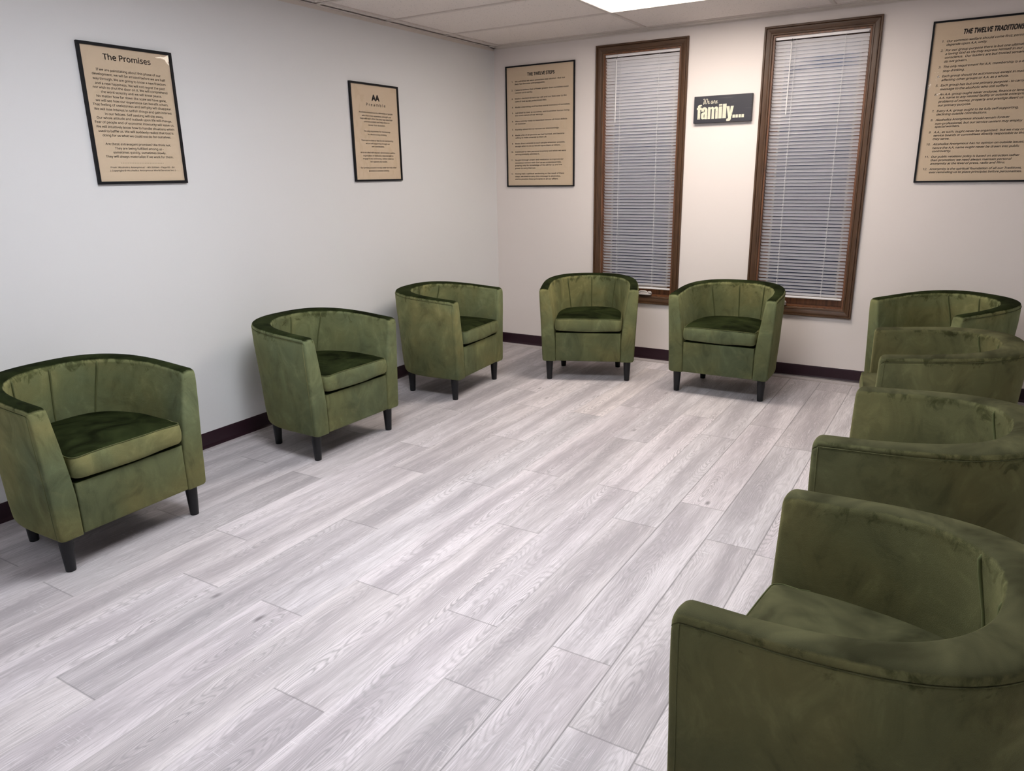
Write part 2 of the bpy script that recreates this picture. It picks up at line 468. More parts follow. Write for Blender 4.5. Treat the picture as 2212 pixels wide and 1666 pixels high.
# ------------------------------------------------------------------ windows
CASE = [(0, 0), (0, .006), (.003, .010), (.011, .011), (.013, .008), (.018, .010), (.032, .013), (.040, .0135), (.042, .010), (.045, .0175), (.054, .0180), (.0560, .016), (.0560, 0)]
def casing(x0, x1, z0, z1, parent):
    rect = lambda d: [(x0-d, z0-d), (x1+d, z0-d), (x1+d, z1+d), (x0-d, z1+d)]
    vs, fs, uv = [], [], []
    n = len(CASE)
    for side in range(4):
        o = len(vs)
        for d, h in CASE:
            r = rect(d)
            for c in (side, (side+1) % 4): vs.append((r[c][0], -h, r[c][1]))
        A = vs[o]; B = vs[o+1]; L = math.dist(A, B)
        for i in range(n-1):
            q = o+2*i; fs.append((q, q+1, q+3, q+2))
            d0, d1 = CASE[i][0] + CASE[i][1], CASE[i+1][0] + CASE[i+1][1]
            s = side*3.1
            uv.append([(s-d0, d0+s), (s+L+d0, d0+s), (s+L+d1, d1+s), (s-d1, d1+s)])
    o = mesh_obj('casing', vs, fs, M_wood, parent, uvs={'grain': uv})
    fix_normals(o)
    return o
def window(n, x0, x1):
    t = empty('window_%d' % n, ((x0+x1)/2, 0, WZ0)); tag(t, kind='structure')
    cx = t.location.x
    a, b, z1 = x0-cx, x1-cx, WZ1-WZ0
    casing(a, b, 0, z1, t)
    e = .0005
    m = MB(); th = .010
    m.box(a+e, a+th, .001, T-.01, e, z1-e); m.box(b-th, b-e, .001, T-.01, e, z1-e)
    m.box(a+th, b-th, .001, T-.01, z1-th, z1-e); m.box(a+th, b-th, .001, T-.01, e, th)
    m.build('jamb', M_jamb, t)
    m = MB(); s = .045; y0, y1 = .070, .100
    m.box(a+th, a+th+s, y0, y1, th, z1-th); m.box(b-th-s, b-th, y0, y1, th, z1-th)
    m.box(a+th+s, b-th-s, y0, y1, th, th+.055); m.box(a+th+s, b-th-s, y0, y1, z1-th-s, z1-th)
    sash = m.build('sash', M_jamb, t)
    m = MB(); m.box(a+th+s, a+th+s+.012, .064, .0695, .07, z1-.06); m.box(b-th-s-.012, b-th-s, .064, .0695, .07, z1-.06)
    m.box(a+th+s, b-th-s, .060, .0695, .063, .078)
    m.build('screen_frame', M_sash, t)
    m = MB(); m.box(a+th+s-.003, b-th-s+.003, .083, .087, th+.053, z1-th-s+.003)
    m.build('pane', M_glass, sash)
    return t
w1 = window(1, *W_IN[0]); w2 = window(2, *W_IN[1])

def crank(win, x, z):
    """folded casement operator: a domed cover with the handle folded over it"""
    m = MB()
    n = 18; vs, fs = [], []
    prof = [(1.0, 0), (1.0, .006), (.92, .014), (.70, .020), (.35, .0225)]
    for k, (s, h) in enumerate(prof):
        for i in range(n):
            a = 2*PI*i/n; ca, sa = math.cos(a), math.sin(a)
            vs.append((x + .054*s*math.copysign(abs(ca)**.7, ca), -.006 + .016*s*math.copysign(abs(sa)**.8, sa), z+h))
    for k in range(len(prof)-1):
        for i in range(n): fs.append((k*n+i, k*n+(i+1) % n, (k+1)*n+(i+1) % n, (k+1)*n+i))
    fs.append(tuple((len(prof)-1)*n+i for i in range(n))); fs.append(tuple(range(n))[::-1])
    m.add(vs, fs)
    base = m.build('crank_cover', M_crank, win, True)
    h = MB(); h.tube([(x-.052, -.012, z+.016), (x-.030, -.013, z+.026), (x+.004, -.013, z+.027), (x+.022, -.013, z+.020)], [.006, .0075, .0075, .006], 10)
    h.tube([(x+.030, -.010, z+.010), (x+.034, -.012, z+.022), (x+.046, -.012, z+.021), (x+.054, -.010, z+.012)], [.007, .009, .009, .006], 10)
    h.build('crank_handle', M_crank, base, True)
crank(w1, 1.318-w1.location.x, .0105)
crank(w2, 2.295-w2.location.x, .0105)

# ------------------------------------------------------------------ blinds
def blind(x0, x1, zb, xw, zw, cords, label, bent):
    t = empty('window_blind', ((x0+x1)/2, .030, WZ1-.001)); tag(t, label, 'window blind')
    cx, cz = t.location.x, t.location.z
    a, b = x0-cx, x1-cx
    m = MB(); m.bbox(a, b, -.0125, .0125, -.026, 0, .0015); m.box(a+.001, b-.001, -.0135, -.0124, -.018, -.009)
    m.build('headrail', M_rail, t)
    m = MB(); m.box(b-.008, b+.0015, -.0130, -.0120, -.024, -.003); m.build('end_cap', M_hook, t)
    pitch, wd = .0220, .025
    vs, fs = [], []
    z = -.042; i = 0; zbot = zb-cz
    rr = random.Random(int(x0*100))
    NX = 24
    while z > zbot + .018:
        th = math.radians(47 + rr.uniform(-1.6, 1.6))
        o = len(vs); N = 5
        dz = rr.uniform(-.0006, .0006); tl = rr.uniform(-.0008, .0008)
        for ix in range(NX+1):
            fx = ix/NX; x = a+.004 + (b-a-.008)*fx
            sag = 0; dth = 0
            for (s0, s1, f0, f1, amt) in bent:
                if s0 <= i <= s1 and f0 < fx < f1:
                    dth = amt*math.sin(PI*(fx-f0)/(f1-f0))**.5
            sag = -.0012*math.sin(PI*fx*3)**2
            for k in range(N):
                u = k/(N-1)-.5; crown = .0022*(1-4*u*u)
                T2 = th + dth
                # room edge is up, outer edge is down; crown bulges up/out
                y = u*wd*math.cos(T2) + crown*math.sin(T2)
                zz = -u*wd*math.sin(T2) + crown*math.cos(T2)
                vs.append((x, y, z + zz + dz + tl*(fx-.5) + sag*.5))
        for ix in range(NX):
            for k in range(N-1):
                p = o + ix*N + k; fs.append((p, p+1, p+N+1, p+N))
        z -= pitch; i += 1
    mesh_obj('slats', vs, fs, M_slat, t, True)
    m = MB(); m.bbox(a+.004, b-.004, -.012, .012, zbot, zbot+.012, .003); m.build('bottom_rail', M_rail, t)
    for c in cords:
        m = MB(); c0 = c-cx
        m.tube([(c0, -.0120, -.026), (c0, -.0120, zbot+.004)], .0009, 6)
        m.tube([(c0, .0125, -.026), (c0, .0125, zbot+.004)], .0009, 6)
        zz = -.040
        while zz > zbot: m.tube([(c0-.003, -.0125, zz+.004), (c0+.0015, -.0125, zz-.004)], .0011, 5); zz -= pitch
        m.build('ladder_cord', M_cord, t)
    m = MB(); m.tube([(xw-cx, -.0125, -.022), (xw-cx+.001, -.020, -.026), (xw-cx, -.022, -.046)], .0016, 8)
    hk = m.build('wand_hook', M_hook, t)
    m = MB(); m.tube([(xw-cx, -.022, -.044), (xw-cx-.003, -.024, zw-cz)], [.0036, .0034], 8); m.build('tilt_wand', M_rail, t)
    m = MB(); m.bbox(cords[0]-cx-.012+.02, cords[0]-cx+.02+.030, -.0145, -.0115, zbot-.001, zbot+.012, .001)
    m.build('rail_clip', M_rail, t)
    return t
blind(W_IN[0][0]+.001, W_IN[0][1]-.006, .541, 1.040, 1.751, (1.068, 1.358), 'white mini blind in the left window, beside the twelve steps poster', [])
blind(W_IN[1][0]+.001, W_IN[1][1]-.012, .547, 2.246, 1.742, (2.270, 2.562), 'white mini blind in the right window, with a few bent slats near its top', [(5, 7, .30, .95, -.16), (7, 8, .10, .45, -.12), (8, 8, .5, .8, -.10)])

# ------------------------------------------------------------------ lettering
def load_font():
    try:
        import os
        p = os.path.join(bpy.utils.system_resource('DATAFILES', path='fonts'), 'NotoSansHebrew-Regular.woff2')
        return bpy.data.fonts.load(p)
    except Exception:
        return None
FONT = load_font()
def text_mesh(txt, bold=0.0, shear=0.0, spacing=1.0):
    cu = bpy.data.curves.new('t', 'FONT'); cu.body = txt; cu.size = 1; cu.offset = 0; cu.shear = shear
    cu.space_character = spacing
    if FONT: cu.font = FONT
    cu.resolution_u = 3; cu.fill_mode = 'FRONT'
    ob = bpy.data.objects.new('t', cu); COL.objects.link(ob)
    dg = bpy.context.evaluated_depsgraph_get(); dg.update()
    me = bpy.data.meshes.new_from_object(ob.evaluated_get(dg))
    vs = [v.co.copy() for v in me.vertices]; fs = [tuple(p.vertices) for p in me.polygons]
    bpy.data.objects.remove(ob); bpy.data.curves.remove(cu); bpy.data.meshes.remove(me)
    if bold:
        n = len(vs); V0, F0 = list(vs), list(fs)
        for k, (dx, dy) in enumerate(((bold, 0), (bold/2, bold*.5), (bold/2, -bold*.5))):
            vs += [q + Vector((dx, dy, 0)) for q in V0]; fs += [tuple(i+n*(k+1) for i in f) for f in F0]
    return vs, fs

def poster(name, origin, axis, w, h, fw, lines, label, style):
    """origin = lower corner at the wall; axis 'y' on the left wall, 'x' on the window wall. local: u right, v up, d off the wall"""
    t = empty(name, origin); tag(t, label, 'poster')
    def P(u, v, d): return (d, u, v) if axis == 'y' else (u, -d, v)
    def boxes(bs, nm, mat, par):
        vs, fs = [], []
        for (u0, u1, v0, v1, d0, d1) in bs:
            o = len(vs)
            vs += [P(u, v, d) for d in (d0, d1) for (u, v) in ((u0, v0), (u1, v0), (u1, v1), (u0, v1))]
            fs += [tuple(o+i for i in f) for f in ((0,1,2,3),(4,5,6,7),(0,1,5,4),(1,2,6,5),(2,3,7,6),(3,0,4,7))]
        return fix_normals(mesh_obj(nm, vs, fs, mat, par))
    D = .014
    boxes([(0, w, 0, fw, .001, D), (0, w, h-fw, h, .001, D), (0, fw, fw, h-fw, .001, D), (w-fw, w, fw, h-fw, .001, D)], 'frame', M_frame, t)
    # sheet with printed lettering
    vs, fs, mi = [], [], []
    e = fw-.001; N = 1
    for (u, v) in ((e, e), (w-e, e), (w-e, h-e), (e, h-e)): vs.append(P(u, v, .0070))
    fs.append((0, 1, 2, 3)); mi.append(0)
    ks = []
    for (u, v, wd, txt, st) in lines:
        if wd and not st:
            tv, tf = text_mesh(txt.split('|')[-1], style.get('bold', 0), style.get('shear', 0))
            ks.append(wd/(max(q.x for q in tv)-min(q.x for q in tv))/style['size'])
    if ks: style['kx'] = sum(ks)/len(ks)
    for (u, v, wd, txt, st) in lines:
        size = st.get('size', style['size']); bold = st.get('bold', style.get('bold', 0)); shear = st.get('shear', style.get('shear', 0))
        def put(tx, u, wd, right=False, kx=None):
            tv, tf = text_mesh(tx, bold, shear)
            if not tv: return None
            xa = min(q.x for q in tv); xb = max(q.x for q in tv)
            sx = (wd/(xb-xa)) if wd else kx*size
            sy = size*st.get('tall', 1.0)
            if right: u = u-(xb-xa)*sx
            o = len(vs)
            for q in tv: vs.append(P(u+(q.x-xa)*sx, v+q.y*sy, .0074))
            for f in tf: fs.append(tuple(i+o for i in f)); mi.append(1)
            return sx/size
        num = None
        if '|' in txt: num, txt = txt.split('|')
        k = put(txt, u, wd, kx=style.get('kx', 1.0))
        if num: put(num+'.', u-style['gap'], 0, True, style.get('kx', 1.0))
        if 'we understood Him' in txt:
            tv, tf = text_mesh(txt, bold, shear); full = max(q.x for q in tv)
            pre = txt.split('as we')[0]; pv, _ = text_mesh(pre+'.', bold, shear); st0 = max(q.x for q in pv)
            o = len(vs); ua = u + wd*st0/full; ub = u + wd*.985
            for (uu, vv) in ((ua, v-.0022), (ub, v-.0022), (ub, v-.0014), (ua, v-.0014)): vs.append(P(uu, vv, .0074))
            fs.append((o, o+1, o+2, o+3)); mi.append(1)
    mesh_obj('printed_sheet', vs, fs, [M_paper, M_ink], t, mi=mi)
    # thin plastic cover, gently wavy
    vs, fs = [], []; NU, NV = 8, 12
    for i in range(NV+1):
        for j in range(NU+1):
            u = e+(w-2*e)*j/NU; v = e+(h-2*e)*i/NV
            vs.append(P(u, v, .0100 + .0008*math.sin(3.1*j/NU*PI+i*.7)*math.sin(PI*i/NV)))
    for i in range(NV):
        for j in range(NU):
            q = i*(NU+1)+j; fs.append((q, q+1, q+NU+2, q+NU+1))
    mesh_obj('clear_cover', vs, [f if axis == 'y' else f for f in fs], M_cover, t, True)
    return t
P1 = [
    (0.1121, 0.5316, 0.2290, 'The Promises', {'size': .041, 'bold': .035}),
    (0.0721, 0.4831, 0.3120, 'If we are painstaking about this phase of our', {}),
    (0.0511, 0.4646, 0.3540, 'development, we will be amazed before we are half', {}),
    (0.0511, 0.4456, 0.3530, 'way through. We are going to know a new freedom', {}),
    (0.0581, 0.4261, 0.3390, 'and a new happiness. We will not regret the past', {}),
    (0.0461, 0.4091, 0.3620, 'nor wish to shut the door on it. We will comprehend', {}),
    (0.0791, 0.3911, 0.2960, 'the word serenity and we will know peace.', {}),
    (0.0561, 0.3726, 0.3410, 'No matter how far down the scale we have gone,', {}),
    (0.0491, 0.3546, 0.3550, 'we will see how our experience can benefit others.', {}),
    (0.0331, 0.3371, 0.3870, 'That feeling of uselessness and self-pity will disappear.', {}),
    (0.0361, 0.3181, 0.3800, 'We will lose interest in selfish things and gain interest', {}),
    (0.0821, 0.2991, 0.2880, 'in our fellows. Self seeking will slip away.', {}),
    (0.0411, 0.2816, 0.3700, 'Our whole attitude and outlook upon life will change.', {}),
    (0.0301, 0.2631, 0.3910, 'Fear of people and of economic insecurity will leave us.', {}),
    (0.0321, 0.2441, 0.3860, 'We will intuitively know how to handle situations which', {}),
    (0.0391, 0.2261, 0.3720, 'used to baffle us. We will suddenly realize that God is', {}),
    (0.0551, 0.2076, 0.3400, 'doing for us what we could not do for ourselves.', {}),
    (0.0621, 0.1711, 0.3260, 'Are these extravagant promises? We think not.', {}),
    (0.1031, 0.1526, 0.2440, 'They are being fulfilled among us -', {}),
    (0.0931, 0.1346, 0.2640, 'sometimes quickly, sometimes slowly.', {}),
    (0.0551, 0.1166, 0.3380, 'They will always materialize if we work for them.', {}),
    (0.1221, 0.0891, 0.2140, '- - - - - - - - - - - - - - - - - - - - - - - - - -', {}),
    (0.0691, 0.0706, 0.3230, "From 'Alcoholics Anonymous' - 4th Edition - Page 83 - 84", {'size': .0122, 'bold': .03}),
    (0.0651, 0.0566, 0.3310, '( Copyright © Alcoholics Anonymous World Services Inc. )', {'size': .0122, 'bold': .03}),
]
P2 = [
    (0.1994, 0.4947, 0.0770, 'AA', {'size': .060, 'bold': .10}),
    (0.1464, 0.4612, 0.1840, 'P r e a m b l e', {'size': .029, 'bold': .03}),
    (0.0744, 0.4172, 0.3230, 'Alcoholics Anonymous is a fellowship of people', {}),
    (0.1004, 0.3972, 0.2780, 'who share their experience, strength and', {}),
    (0.0814, 0.3797, 0.3130, 'hope with each other that they may solve their', {}),
    (0.1134, 0.3612, 0.2480, 'common problem and help others to', {}),
    (0.1534, 0.3417, 0.1650, 'recover from alcoholism.', {}),
    (0.1094, 0.3042, 0.2550, 'The only requirement for membership', {}),
    (0.1454, 0.2847, 0.1820, 'is a desire to stop drinking.', {}),
    (0.0794, 0.2482, 0.3110, 'There are no dues or fees for AA membership;', {}),
    (0.1184, 0.2297, 0.2350, 'we are self-supporting through our', {}),
    (0.1734, 0.2117, 0.1230, 'own contributions.', {}),
    (0.0644, 0.1737, 0.3380, 'AA is not allied with any sect, denomination, politics,', {}),
    (0.0874, 0.1547, 0.2940, 'organization or institution; does not wish to', {}),
    (0.0834, 0.1362, 0.3000, 'engage in any controversy, neither endorses', {}),
    (0.1524, 0.1177, 0.1660, 'nor opposes any causes.', {}),
    (0.0574, 0.0802, 0.3500, 'Our primary purpose is to stay sober and help other', {}),
    (0.1304, 0.0607, 0.2030, 'alcoholics to achieve sobriety.', {}),
]
P3 = [
    (0.1933, 0.8242, 0.2400, 'THE TWELVE STEPS', {'size': .038, 'bold': .09}),
    (0.0833, 0.7847, 0.4390, '1|We admitted we were powerless over alcohol - that our', {}),
    (0.0823, 0.7652, 0.2690, 'lives had become unmanageable.', {}),
    (0.0813, 0.7217, 0.4690, '2|Came to believe that a Power greater than ourselves could', {}),
    (0.0833, 0.7022, 0.1580, 'restore us to sanity.', {}),
    (0.0813, 0.6592, 0.4540, '3|Made a decision to turn our will and our lives over to the', {}),
    (0.0823, 0.6387, 0.2820, 'care of God as we understood Him.', {}),
    (0.0823, 0.5967, 0.4830, '4|Made a searching and fearless moral inventory of ourselves.', {}),
    (0.0823, 0.5542, 0.4760, '5|Admitted to God, to ourselves, and to another human being', {}),
    (0.0813, 0.5352, 0.2520, 'the exact nature of our wrongs.', {}),
    (0.0813, 0.4927, 0.4590, '6|Were entirely ready to have God remove all these defects', {}),
    (0.0823, 0.4737, 0.0980, 'of character.', {}),
    (0.0803, 0.4307, 0.3920, '7|Humbly asked Him to remove our shortcomings.', {}),
    (0.0803, 0.3882, 0.4370, '8|Made a list of all persons we had harmed, and became', {}),
    (0.0803, 0.3687, 0.2840, 'willing to make amends to them all.', {}),
    (0.0783, 0.3257, 0.4450, '9|Made direct amends to such people wherever possible,', {}),
    (0.0783, 0.3047, 0.4050, 'except when to do so would injure them or others.', {}),
    (0.0773, 0.2632, 0.4550, '10|Continued to take personal inventory and when we were', {}),
    (0.0783, 0.2437, 0.2210, 'wrong promptly admitted it.', {}),
    (0.0763, 0.2002, 0.4340, '11|Sought through prayer and meditation to improve our', {}),
    (0.0763, 0.1787, 0.4150, 'conscious contact with God as we understood Him,', {}),
    (0.0763, 0.1587, 0.4210, 'praying only for knowledge of His will for us and the', {}),
    (0.0753, 0.1377, 0.1880, 'power to carry that out.', {}),
    (0.0743, 0.0952, 0.4420, '12|Having had a spiritual awakening as the result of these', {}),
    (0.0743, 0.0742, 0.4100, 'steps, we tried to carry this message to alcoholics,', {}),
    (0.0743, 0.0537, 0.3900, 'and to practice these principles in all our affairs.', {}),
]
P4 = [
    (0.1580, 0.8207, 0.2930, 'THE TWELVE TRADITIONS', {'size': .043, 'bold': .11, 'shear': .2}),
    (0.0800, 0.7842, 0.0000, '1|Our common welfare should come first; personal recovery', {}),
    (0.0800, 0.7647, 0.2020, 'depends upon A.A. unity.', {}),
    (0.0800, 0.7352, 0.0000, '2|For our group purpose there is but one ultimate authority -', {}),
    (0.0800, 0.7162, 0.0000, 'a loving God as He may express Himself in our group', {}),
    (0.0800, 0.6962, 0.0000, 'conscience.  Our leaders are but trusted servants; they', {}),
    (0.0790, 0.6752, 0.1160, 'do not govern.', {}),
    (0.0800, 0.6462, 0.0000, '3|The only requirement for A.A. membership is a desire to', {}),
    (0.0780, 0.6242, 0.1110, 'stop drinking.', {}),
    (0.0790, 0.5952, 0.0000, '4|Each group should be autonomous except in matters', {}),
    (0.0780, 0.5742, 0.3320, 'affecting other groups or A.A. as a whole.', {}),
    (0.0780, 0.5452, 0.0000, '5|Each group has but one primary purpose - to carry its', {}),
    (0.0770, 0.5237, 0.3380, 'message to the alcoholic who still suffers.', {}),
    (0.0780, 0.4952, 0.0000, '6|An A.A. group ought never endorse, finance or lend the', {}),
    (0.0770, 0.4762, 0.0000, 'A.A. name to any related facility or outside enterprise, lest', {}),
    (0.0770, 0.4552, 0.0000, 'problems of money, property and prestige divert us from', {}),
    (0.0770, 0.4342, 0.1680, 'our primary purpose.', {}),
    (0.0750, 0.4032, 0.4060, '7|Every A.A. group ought to be fully self-supporting,', {}),
    (0.0760, 0.3842, 0.2550, 'declining outside contributions.', {}),
    (0.0750, 0.3537, 0.3710, '8|Alcoholics Anonymous should remain forever', {}),
    (0.0750, 0.3322, 0.4350, 'non-professional, but our service centers may employ', {}),
    (0.0750, 0.3152, 0.1290, 'special workers.', {}),
    (0.0740, 0.2842, 0.0000, '9|A.A., as such, ought never be organized;  but we may create', {}),
    (0.0740, 0.2652, 0.0000, 'service boards or committees directly responsible to those', {}),
    (0.0740, 0.2457, 0.0860, 'they serve.', {}),
    (0.0780, 0.2162, 0.0000, '10|Alcoholics Anonymous has no opinion on outside issues;', {}),
    (0.0780, 0.1942, 0.4370, 'hence the A.A. name ought never be drawn into public', {}),
    (0.0780, 0.1757, 0.0990, 'controversy.', {}),
    (0.0780, 0.1437, 0.4450, '11|Our public relations policy is based on attraction rather', {}),
    (0.0770, 0.1237, 0.4100, 'than promotion; we need always maintain personal', {}),
    (0.0770, 0.1042, 0.3810, 'anonymity at the level of press, radio and films.', {}),
    (0.0770, 0.0732, 0.4650, '12|Anonymity is the spiritual foundation of all our Traditions,', {}),
    (0.0770, 0.0542, 0.4690, 'ever reminding us to place principles before personalities.', {}),
]
poster('framed_poster', (0, -3.3371, 1.3826), 'y', .4520, .5962, .0125, P1, 'black-framed tan poster headed The Promises, leftmost on the left wall', {'size': .0168, 'bold': .03})
poster('framed_poster', (0, -1.6754, 1.3685), 'y', .4610, .5965, .0115, P2, 'black-framed tan poster headed AA Preamble, on the left wall near the corner', {'size': .0152, 'bold': .045})
poster('framed_poster', (.1097, 0, 1.3003), 'x', .6042, .9029, .0095, P3, 'thin-framed tan poster of The Twelve Steps between the corner and the left window', {'size': .0172, 'bold': .05, 'gap': .017, 'kx': .75})
poster('framed_poster', (3.0350, 0, 1.3077), 'x', .6042, .9005, .0100, P4, 'tan poster of The Twelve Traditions cut by the right edge of the photo', {'size': .0195, 'bold': .045, 'shear': .2, 'gap': .013, 'kx': .88})

# ------------------------------------------------------------------ hanging sign
def curve_fill(loops):
    """closed 2D loops -> filled mesh (even-odd holes)"""
    cu = bpy.data.curves.new('c', 'CURVE'); cu.dimensions = '2D'; cu.fill_mode = 'FRONT'
    for lp in loops:
        s = cu.splines.new('POLY'); s.points.add(len(lp)-1)
        for p, q in zip(s.points, lp): p.co = (q[0], q[1], 0, 1)
        s.use_cyclic_u = True
    ob = bpy.data.objects.new('c', cu); COL.objects.link(ob)
    dg = bpy.context.evaluated_depsgraph_get(); dg.update()
    me = bpy.data.meshes.new_from_object(ob.evaluated_get(dg))
    vs = [v.co.copy() for v in me.vertices]; fs = [tuple(p.vertices) for p in me.polygons]
    bpy.data.objects.remove(ob); bpy.data.curves.remove(cu); bpy.data.meshes.remove(me)
    return vs, fs
def ribbon(pts, w):
    """2D stroke of half width w along a smoothed polyline"""
    P = [Vector(p) for p in pts]; Q = []
    for i in range(len(P)-1):
        p0, p1, p2, p3 = P[max(i-1, 0)], P[i], P[i+1], P[min(i+2, len(P)-1)]
        for k in range(6):
            s = k/6
            Q.append(.5*((2*p1)+(-p0+p2)*s+(2*p0-5*p1+4*p2-p3)*s*s+(-p0+3*p1-3*p2+p3)*s**3))
    Q.append(P[-1]); vs, fs = [], []
    for i, q in enumerate(Q):
        t = Q[min(i+1, len(Q)-1)]-Q[max(i-1, 0)]; t.normalize(); n = Vector((-t.y, t.x))
        # pen-like: thicker on down strokes
        ww = w*(.75+.6*abs(t.y)); vs += [q+n*ww, q-n*ww]
    for i in range(len(Q)-1): fs.append((2*i, 2*i+1, 2*i+3, 2*i+2))
    return [Vector((v.x, v.y, 0)) for v in vs], fs
SW, SH = .393, .174
sign = empty('wall_sign', (1.6385, 0, 1.7130))
tag(sign, 'dark wooden block sign with cream words We are family, hung between the two windows', 'sign')
m = MB(); m.bbox(0, SW, -.030, -.001, 0, SH, .0025); m.build('board', M_board, sign)
vs, fs = [], []
def put2(v2, f2, x, y, sx, sy, yy=-.0306):
    o = len(vs)
    for q in v2: vs.append((x+q.x*sx, yy, y+q.y*sy))
    for f in f2: fs.append(tuple(i+o for i in f))
def arc(cx, cy, rx, ry, a0, a1, n=8):
    return [(cx+rx*math.cos(math.radians(a0+(a1-a0)*i/n)), cy+ry*math.sin(math.radians(a0+(a1-a0)*i/n))) for i in range(n+1)]
# heavy condensed lower-case letters; unit = x-height 1.0
L = {}
L['f'] = (.42, [[(.08,0),(.08,.80),(0,.80),(0,.98),(.08,.98)] + arc(.30,1.12,.22,.22,180,90,6) + [(.42,1.34),(.42,1.15)] + arc(.37,1.09,.06,.06,90,180,4) + [(.31,.98),(.42,.98),(.42,.80),(.31,.80),(.31,0)]])
L['a'] = (.52, [arc(.26,.76,.26,.24,180,0,10) + [(.52,0),(.30,0),(.30,.06)] + arc(.16,.16,.16,.16,-60,-180,6) + [(0,.30)] + arc(.16,.40,.16,.16,180,95,5) + [(.29,.60),(.29,.72)] + arc(.265,.74,.03,.08,0,180,5) + [(.235,.64),(0,.64)], [(.29,.42),(.29,.18)] + arc(.26,.17,.03,.05,0,-180,5) + [(.23,.34),(.25,.40)]])
L['m'] = (.90, [[(0,0),(0,.98),(.23,.98),(.23,.90)] + arc(.38,.86,.13,.14,150,30,6) + [(.53,.90)] + arc(.72,.84,.18,.16,140,0,7) + [(.90,0),(.67,0),(.67,.72)] + arc(.62,.76,.05,.08,0,180,4) + [(.57,0),(.34,0),(.34,.72)] + arc(.285,.76,.05,.08,0,180,4) + [(.23,0)]])
L['i'] = (.24, [[(0,0),(0,.98),(.24,.98),(.24,0)], [(0,1.08),(0,1.30),(.24,1.30),(.24,1.08)]])
L['l'] = (.24, [[(0,0),(0,1.30),(.24,1.30),(.24,0)]])
L['y'] = (.56, [[(0,.98),(.17,.02),(.13,-.04),(.04,-.06),(.04,-.24),(.22,-.24)] + arc(.24,-.06,.15,.18,-80,-10,5) + [(.56,.98),(.33,.98),(.285,.45),(.24,.98)]])
L['.'] = (.22, [[(0,0),(0,.27),(.22,.27),(.22,0)]])
base = .0255; xh = .0775; pu = .393/1392
def yy_(lp): return [(q[0], q[1] if q[1] < 1 else 1+(q[1]-1)*.62) for q in lp]
for ch, x0, x1 in (('f', 520, 640), ('a', 632, 782), ('m', 795, 1042), ('i', 1056, 1136), ('l', 1152, 1238), ('y', 1238, 1412), ('.', 1394, 1453), ('.', 1466, 1521), ('.', 1537, 1592), ('.', 1606, 1664)):
    w_, loops = L[ch]; kx = (x1-x0)*pu/w_
    for lp in ([loops] if ch != 'i' else [[loops[0]], [loops[1]]]):
        v2, f2 = curve_fill([yy_(q) for q in lp]); put2(v2, f2, (x0-443)*pu, base, kx, xh if ch != '.' else .072)
# script "We are" as pen strokes, unit ~ cap height 1
S = [[(.02,.82),(.12,.98),(.28,.98),(.24,.62),(.10,.20),(.06,.0),(.16,-.02),(.42,.40),(.62,.88),(.66,.98),(.56,.55),(.54,.15),(.66,.02),(.86,.16),(1.02,.55),(1.04,.86),(.92,.98),(.78,.90)],
     [(1.12,.22),(1.30,.30),(1.40,.46),(1.34,.56),(1.22,.48),(1.18,.20),(1.28,.04),(1.46,.08),(1.60,.22)],
     [(2.26,.50),(2.12,.56),(1.96,.42),(1.90,.16),(2.00,.03),(2.14,.14),(2.28,.50),(2.26,.16),(2.34,.03),(2.48,.18),(2.62,.58),(2.66,.62),(2.72,.50),(2.86,.50),(2.82,.20),(2.90,.03),(3.06,.16),(3.24,.30),(3.34,.46),(3.28,.56),(3.16,.46),(3.12,.20),(3.22,.04),(3.40,.08),(3.52,.20)]]
for st in S:
    v2, f2 = ribbon(st, .040); put2(v2, f2, .0640, .1225, .0285, .0330)
mesh_obj('lettering', vs, fs, M_cream, sign)

# ------------------------------------------------------------------ chairs
def lerp_tab(tab, z):
    if z <= tab[0][0]: return tab[0][1]
    for (z0, a), (z1, b) in zip(tab, tab[1:]):
        if z <= z1: return a+(b-a)*(z-z0)/(z1-z0)
    return tab[-1][1]
YF = -.147
WO = [(.142, .3125), (.165, .3150), (.30, .3200), (.45, .3265), (.58, .3330), (.69, .3345)]
BO = [(.142, .372), (.165, .384), (.30, .396), (.45, .408), (.60, .4195), (.69, .4205)]
WI = [(.142, .2235), (.33, .2255), (.36, .2310), (.42, .2390), (.52, .2530), (.64, .2720), (.70, .2725)]
BI = [(.142, .345), (.43, .345), (.55, .335), (.63, .322), (.70, .318)]
def se(w, b, q, n):
    """q<0: left straight part (q=-1 front .. 0), 0..1 around the back, q>1 right straight"""
    if q < 0: return (-w, YF*(-q))
    if q > 1: return (w, YF*(q-1))
    a = PI*q; c, s = math.cos(a), math.sin(a)
    return (-w*math.copysign(abs(c)**(2/n), c), b*abs(s)**(2/n))
def rim_z(y): return .650 + (.688-.650)*(y-YF)/(.4205-YF)
def stations():
    Rr = .026; L = -YF; q = []
    ds = [0, .0015, .004, .008, .013, .019, .026, .05, .08, .115]
    q += [(-1+d/L, d) for d in ds]
    n = 72
    # even spacing in angle, denser where the superellipse turns
    q += [(i/n, 1) for i in range(n+1)]
    q += [(2-d/L, d) for d in reversed(ds)]
    return q
